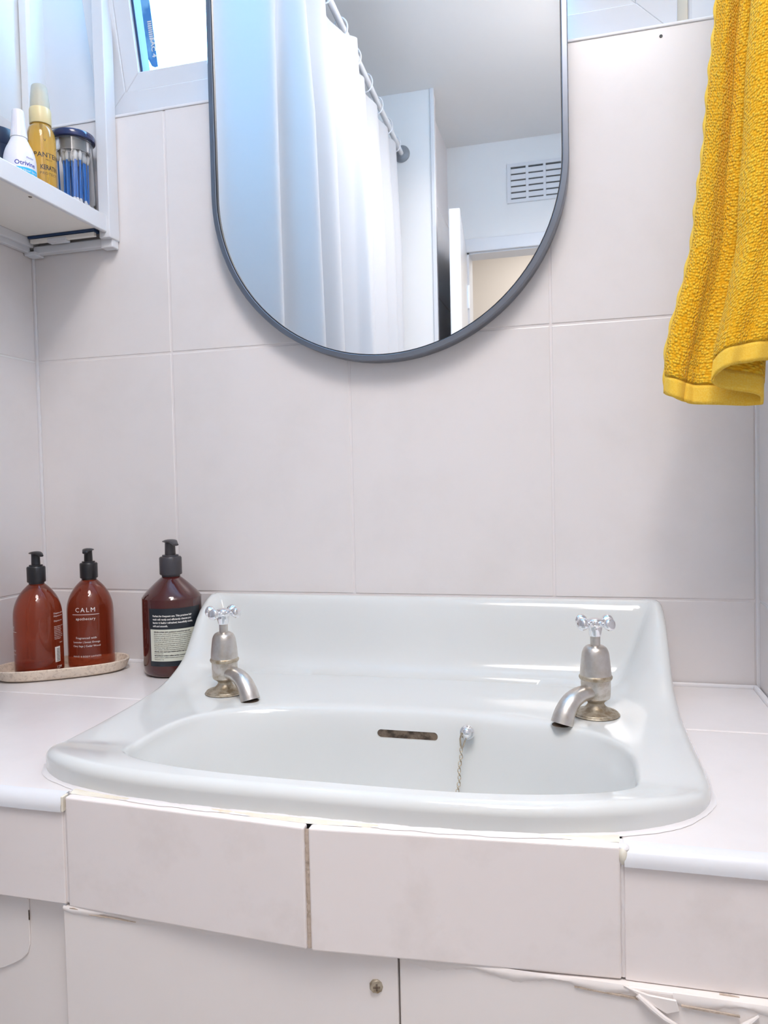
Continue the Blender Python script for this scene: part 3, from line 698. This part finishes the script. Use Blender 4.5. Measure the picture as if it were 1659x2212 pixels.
def pump(root, z0, ang, s=1.0, style=0, mt=BLKP):
    m = MB()
    MB().lathe([(0, z0), (11.2*s, z0), (11.6*s, z0+1), (11.6*s, z0+19*s), (10.8*s, z0+20.4*s), (8.6*s, z0+20.8*s), (8.4*s, z0+22.6*s), (0, z0+22.8*s)], 36).obj('collar', mt, root)
    MB().lathe([(8.6*s, z0-3), (9.6*s, z0-2.4), (9.6*s, z0+.4), (8*s, z0+.6)], 36).obj('neck_ring', mt, root)
    zt = z0+22*s
    MB().lathe([(0, zt), (4.3*s, zt), (5.4*s, zt+.4), (5.6*s, zt+2), (5.3*s, zt+16*s), (0, zt+16.2*s)], 28).obj('stem', mt, root)
    # actuator head with a beak
    hd = MB(); L = 16*s if style == 0 else 18*s; n = 14; v = []; f = []
    tab = [(-8.6, 4.5, 1.5, 0), (-7, 6.2, 3.2, .8), (-2, 7.0, 4.4, 1.2), (4, 6.6, 4.6, 1.4), (9, 5.0, 4.2, 1.0), (13, 3.9, 3.4, -.3), (L/s, 3.0, 2.6, -2.0)]
    for (x, w2, h, dz) in tab:
        x *= s; w2 *= s; h *= s; dz *= s
        v += [(x, w2*math.cos(2*math.pi*j/n), zt+15.0*s+dz+h*.5*math.sin(2*math.pi*j/n)*(1 if math.sin(2*math.pi*j/n) > 0 else 1.0)) for j in range(n)]
    for a in range(len(tab)-1):
        for j in range(n): f.append((a*n+j, a*n+(j+1) % n, (a+1)*n+(j+1) % n, (a+1)*n+j))
    f += [tuple(range(n))[::-1], tuple(range((len(tab)-1)*n, len(tab)*n))]
    o = hd.add(v, [q[::-1] for q in f]).obj('spout', mt, root); o.rotation_euler.z = ang
def amber(x, y, label, pang):
    r = bottle_root('soap_pump_bottle', x, y, ZC+4.9, label, 'bottle', group='amber pump bottles on the tray')
    MB().lathe([(0, .2)]+smoothprof([(26.5, .2), (29.3, 1.6), (30.2, 4.5), (30.3, 12), (30.3, 66), (30.0, 80), (28.3, 90), (24.5, 100), (18.6, 109), (12.5, 115.5), (9, 118.5)], 5)+[(0, 118.6)], 56).obj('body', AMBER, r)
    pump(r, 120.5, pang); return r
b1 = amber(-408.5, -97, 'amber pump bottle on the tray, nearest the left wall, with small print at its side', math.radians(-25))
b2 = amber(-363.5, -49, 'amber pump bottle on the tray lettered CALM on its front', math.radians(-70))
ac = towards_cam(-363.5, -49)-.22; R_ = 30.45; pm = MB()
wrap_text(pm, 'CALM', 8.4, R_, ac, 78, spacing=1.35); wrap_rect(pm, 36, .6, R_, ac, 74.2); wrap_text(pm, 'apothecary', 5.2, R_, ac, 67.3, spacing=1.1)
wrap_text(pm, 'Fragranced with', 4.0, R_, ac, 42, spacing=1.05); wrap_text(pm, 'Lavender | Sweet Orange', 3.5, R_, ac, 36.6); wrap_text(pm, 'Clary Sage | Cedar Wood', 3.5, R_, ac, 31.4)
wrap_text(pm, 'HAND & BODY LOTION', 3.2, R_, ac, 17.5, spacing=1.1); pm.obj('print', INK, b2, smooth=False)
ac = towards_cam(-408.5, -97); pm = MB()
wrap_text(pm, 'FRAGRANCED HAND WASH', 2.9, R_, ac+.86, 74, align='LEFT') if False else None
for k, (z, n_) in enumerate([(79, 16), (75.4, 14), (69, 12)]): wrap_text(pm, 'Dispense onto wet'[:n_], 3.0, R_, ac+.66, z, align='LEFT')
for k in range(8): wrap_text(pm, ['Aqua Sodium Laureth', 'Sulfate Glycerin', 'Cocamidopropyl', 'Betaine Parfum', 'Sodium Chloride', 'Citric Acid Linalool', 'Limonene Geraniol', 'Citral Eugenol'][k], 2.1, R_, ac+.66, 62-k*2.3, align='LEFT')
wrap_text(pm, '300 ml', 2.4, R_, ac+.95, 40, align='LEFT'); wrap_text(pm, '12M', 5.2, R_, ac+.74, 7.5, align='LEFT')
wrap_text(pm, 'CALM', 8.4, R_, ac-1.65, 60, spacing=1.35); wrap_rect(pm, 36, .6, R_, ac-1.62, 58); wrap_text(pm, 'Clary Sage | Cedar', 4.0, R_, ac-1.6, 33); wrap_text(pm, 'Fragranced with it', 4.0, R_, ac-1.6, 28)
wrap_rect(pm, 9, 20, R_-.08, ac+.82, 16); pm.obj('print', INK, b1, smooth=False)
pm = MB()
for k in range(9): wrap_rect(pm, 5.5, .7, R_+.08, ac+.84, 17.5+k*1.9, n=4)
pm.obj('barcode', INKD, b1, smooth=False)
# dark bottle by the splashback
sx0, sy0 = -240, -46
b3 = bottle_root('shampoo_pump_bottle', sx0, sy0, ZC+.1, 'large dark brown pump bottle with a black and cream label, beside the basin', 'bottle')
MB().lathe([(0, .3)]+smoothprof([(28, .3), (33, 1.6), (36, 6), (37, 14), (37, 30), (37, 98), (36.6, 106)], 5)+smoothprof([(36.6, 106), (33, 112), (22, 124), (12.5, 133), (10.5, 134.5)], 4)+[(0, 134.6)], 64).obj('body', AMBERD, b3)
b3.scale = (1.04, 1.04, .955)
pump(b3, 137, math.radians(-40), 1.2, 1, mat('charcoal_pump_plastic', (.055, .052, .062), .38))
ac = towards_cam(sx0, sy0)+.14; R_ = 37.25
lb = MB(); wrap_rect(lb, 72, 78, R_-.12, ac, 17, n=30); lb.obj('label', LABD, b3); tag(bpy.data.objects['label'], 'black printed label')
lb = MB(); wrap_rect(lb, 70, 43, R_-.04, ac+.01, 24, n=30); lb.obj('label_panel', LABC, b3)
pm = MB(); L0 = ac-.82
for k, s_ in enumerate(['Perfect for frequent use. This precious hair', 'wash will gently and efficiently cleanse you', 'leaving it feeling refreshed, beautifully moist,', 'soft and smooth.']):
    wrap_text(pm, s_, 3.35, R_+.05, L0, 84.0-k*4.5, align='LEFT', bold=.12, width=.86)
pm.obj('print', INK, b3, smooth=False); pm = MB()
words_ = 'aqua sodium coco sulfate glycerin cocamidopropyl betaine parfum sodium chloride citric acid panthenol extract leaf oil seed water benzoate sorbate'.split()
for k in range(15):
    s_ = ' '.join(random.choice(words_) for _ in range(9))[:54]
    if k in (11, 14): s_ = s_[:14]
    wrap_text(pm, s_, 2.15, R_+.06, L0+.03, 63-k*2.65, align='LEFT', bold=.10 if k in (0, 10, 12) else 0.02, width=.98)
pm.obj('print', INKD, b3, smooth=False)

# ------------------------------------------------------------------ towel hanging on the right wall
tw = empty('hand_towel', (455, -180, 900)); tag(tw, 'mustard yellow terry hand towel hanging in folds at the right wall', 'towel')
def plan(t):      # t: 0 top (z=900) .. 1 bottom; returns control points of the folded cloth seen from above
    # left free edge, ridge, right turn, inner fold, front fold, front right
    z = 900-700*t
    def tb(tab):   # tab (z, value) descending
        for (a, b), (c, d) in zip(tab, tab[1:]):
            if z >= c: u = (a-z)/(a-c); return b+(d-b)*max(0, min(1, u))
        return tab[-1][1]
    xl = tb([(900, 440), (700, 424), (576, 416), (494, 409), (420, 402), (349, 394), (300, 384), (250, 371), (231, 368), (200, 367)])
    xf = tb([(900, 462), (700, 449), (571, 441), (450, 434), (325, 427), (260, 416), (229, 408), (200, 404)])
    xr = tb([(900, 474), (600, 466), (400, 458), (220, 451), (200, 450)])
    xm = xl+(xf-xl)*.50
    return [(xl, -172), (xl+4, -178), (xm-5, -180.5), (xm, -178), (xm+6, -176.5), (xf-1, -181), (xf+(xr-xf)*.5, -179), (xr-3, -180), (xr, -187), (xr-7, -194), (xf+9, -199), (xf, -206), (xf+3, -214), (xf+12, -218), (xf+24, -214), (xf+36, -217), (xf+50, -212), (xf+66, -214), (xf+80, -208)]
TS, TT = 170, 190
pos = np.zeros((TT+1, TS+1, 3)); UV = np.zeros((TT+1, TS+1, 2))
def zb_of(s_):     # bottom edge height along the cloth
    tab = [(0, 226), (.03, 222), (.1, 216), (.25, 211), (.36, 207.5), (.42, 208), (.5, 216), (.58, 226), (.64, 231), (.70, 238), (.76, 241.5), (.85, 243), (1, 246)]
    for (a, b), (c, d) in zip(tab, tab[1:]):
        if s_ <= c: return b+(d-b)*(s_-a)/(c-a)
    return 246
for it in range(TT+1):
    t = it/TT; ctl = plan(t); cur = smoothprof(ctl, 10); cur = [(min(c[0], 481.2), c[1]) for c in cur]; cn = len(cur)-1
    for js in range(TS+1):
        s_ = js/TS; q = s_*cn; i0 = min(int(q), cn-1); fr = q-i0
        x = cur[i0][0]+(cur[i0+1][0]-cur[i0][0])*fr; y = cur[i0][1]+(cur[i0+1][1]-cur[i0][1])*fr
        zbot = zb_of(s_); z = 900+(zbot-900)*t
        wob = (1.6*math.sin(s_*26+t*3)+1.0*math.sin(s_*47-t*5))*(.3+.7*t)
        y += wob; x += .5*math.sin(t*40+s_*9)+(.9*math.sin(t*165) if js < 3 else 0)
        if t > .93: y += 2.0*math.sin(s_*60)*(t-.93)/.07*.7
        pos[it, js] = (x, y, z); UV[it, js] = (s_*.36, t*.69)
def cloth(name, i0, i1, j0, j1, m, thick, par, step=1, off=0):
    rows_ = list(range(i0, i1+1)); cols_ = list(range(j0, j1+1)); nc = len(cols_)
    v = [tuple(pos[i, j]-np.array([455, -180, 900])) for i in rows_ for j in cols_]
    f = [(a*nc+b, a*nc+b+1, (a+1)*nc+b+1, (a+1)*nc+b) for a in range(len(rows_)-1) for b in range(nc-1)]
    o = mesh_obj(name, v, f, m, par, ang=80)
    uvl = o.data.uv_layers.new(name='UVMap'); flat = [(UV[i, j]) for i in rows_ for j in cols_]
    uvl.data.foreach_set('uv', [c for lp in o.data.loops for c in flat[lp.vertex_index]])
    md_ = o.modifiers.new('thick', 'SOLIDIFY'); md_.thickness = thick*S; md_.offset = 0
    return o
cloth('terry_cloth', 0, TT-5, 4, TS, TERRY, 3.6, tw)
cloth('hem', TT-5, TT, 3, TS, HEM, 2.6, tw)
e = cloth('side_hem', 0, TT, 0, 4, HEM, 3.4, tw)
MB().tube([(3, 2, 6), (3, 2, -2), (10, 10, 4)], 1.5, 8).obj('hanging_loop', HEM, tw)
hk = empty('towel_hook', (XR-1, -190, 905)); tag(hk, 'small chrome hook on the right wall carrying the yellow towel', 'hook')
MB().lathe([(0, -6), (12, -6), (13, -4), (13, 0)], 24).obj('base_plate', CHROME, hk).rotation_euler = (0, math.radians(90), 0)
MB().tube([(-4, 0, 0), (-18, 0, -6), (-30, 0, -8), (-36, 0, 0), (-36, 0, 8)], 3, 12).obj('prong', CHROME, hk)

# ------------------------------------------------------------------ seen in the mirror: shower curtain, rail, vent
def rail_x(y): return -263+(y+900)*(30/733.)
RZ = 1246
rl = empty('curtain_rail', (rail_x(-1000), -1000, RZ)); tag(rl, 'thin white metal shower rail running along the bath', 'rail')
def loc(p): return (p[0]-rail_x(-1000), p[1]+1000, p[2]-RZ)
MB().tube([loc((rail_x(-2), -2, RZ)), loc((rail_x(YE+2), YE+2, RZ))], 8, 16).obj('pole', PLAST, rl)
o = MB().lathe([(0, 10), (12, 10), (14, 8), (24, 7), (28, 4), (28, 0)], 32).obj('wall_flange', GREYP, rl); o.rotation_euler = (math.radians(-90), 0, 0); o.location = Vector(loc((rail_x(YE), YE+.6, RZ)))*S
cu = empty('shower_curtain', (rail_x(-1000), -1000, RZ)); tag(cu, 'white shower curtain hanging in folds, reflected in the mirror', 'curtain')
v = []; f = []; NY, NZ = 420, 40
for i in range(NY+1):
    y = -292-(1560-292)*i/NY
    for j in range(NZ+1):
        q = j/NZ; z = 1222-q*(1302 if y > -447 else 1700)
        near = 1 if y > -905 else 0
        am = (26+16*q)*(1 if near else .8)
        ph = (y+440)/ (74 if near else 66)
        yy = y+ 10*q*math.sin(y*.011)*(1-sst(-470, -360, y))
        st_ = 1-sst(-470, -360, y)
        am *= .22+.78*st_
        x = rail_x(y)-76*(1-st_)+am*math.sin(ph*2*math.pi/2.05+.5*math.sin(y*.013)+q*.5)*(.45+.55*min(1, q*5))+9*math.sin(y*.09+q)*q*st_
        if near: x += (14*q if y < -480 else 0)+34*sst(-860, -900, y)*sst(-935, -903, y)
        zz = z-10*(1-q)*abs(math.sin((y+440)/170*math.pi))*(1 if q < .2 else 0)*(1-q*5 if q < .2 else 0)
        v.append(((x-rail_x(-1000)), yy+1000, zz-RZ))
for i in range(NY):
    for j in range(NZ): a = i*(NZ+1)+j; f.append((a, a+1, a+NZ+2, a+NZ+1))
MB().add(v, f).obj('cloth', CURT, cu, ang=70)
ring = None
for k, y in enumerate((-340, -470, -610, -745, -880, -1010, -1140, -1270, -1400, -1530)):
    if ring is None:
        ring = MB().tube([(17*math.sin(a), 1.5*math.cos(a*2), 24*math.cos(a)) for a in [2*math.pi*i/24 for i in range(24)]], 1.9, 8, closed=True).obj('curtain_ring', PLAST); o = ring
    else: o = ring.copy(); COL.objects.link(o)
    o.location = (rail_x(y)*S, y*S, (RZ-11)*S); o.rotation_euler.z = random.uniform(-.3, .3)
    tag(o, 'white plastic ring holding the shower curtain on its rail', 'curtain ring', 'rings along the shower rail')
vt = empty('air_vent', (120, YF, 1280)); tag(vt, 'white louvred air vent high on the wall over the door', 'vent')
W2, H2 = 108, 74
fr = MB(); fr.box((-W2, 0, -H2), (W2, 8, -H2+13)).box((-W2, 0, H2-13), (W2, 8, H2)).box((-W2, 0, -H2+13), (-W2+14, 8, H2-13)).box((W2-14, 0, -H2+13), (W2, 8, H2-13))
for x in (-32.5, 32.5): fr.box((x-5, 0, -H2+13), (x+5, 8, H2-13))
fr.obj('frame', PLAST, vt)
box('backing', (-W2+5, .2, -H2+5), (W2-5, 1, H2-5), GREYP, vt)
bpy.data.objects['backing'].data.materials[0] = mat('vent_dark', (.05, .055, .06), .8)
sl_ = None
for ix, x in enumerate((-65.8, 0, 65.8)):
    for r_ in range(5):
        z = -61+5.2+8.9+r_*22.96
        if sl_ is None: sl_ = MB().box((-28.2, 1, -8.9), (28.2, 7, 8.9)).obj('slat', PLAST, vt, bevel=1); o = sl_
        else: o = sl_.copy(); COL.objects.link(o); o.parent = vt
        o.location = (x*S, 0, z*S)
# ceiling lamp body
cl = empty('overhead_light', (180, -850, ZCE)); tag(cl, 'flat round white ceiling lamp in front of the basin', 'lamp')
MB().lathe([(0, 0), (205, 0), (212, -6), (212, -26), (204, -34), (0, -34)][::-1], 48).obj('housing', PLAST, cl)

fill_root = empty('overhead_light', (378, -1150, ZCE)); tag(fill_root, 'added long narrow white fill light by the right wall, unseen behind the viewer', 'lamp')  # housing made up for the added fill light, out of view
MB().box((-92, -308, -34), (92, 308, 0)).obj('housing', PLAST, fill_root, bevel=4)
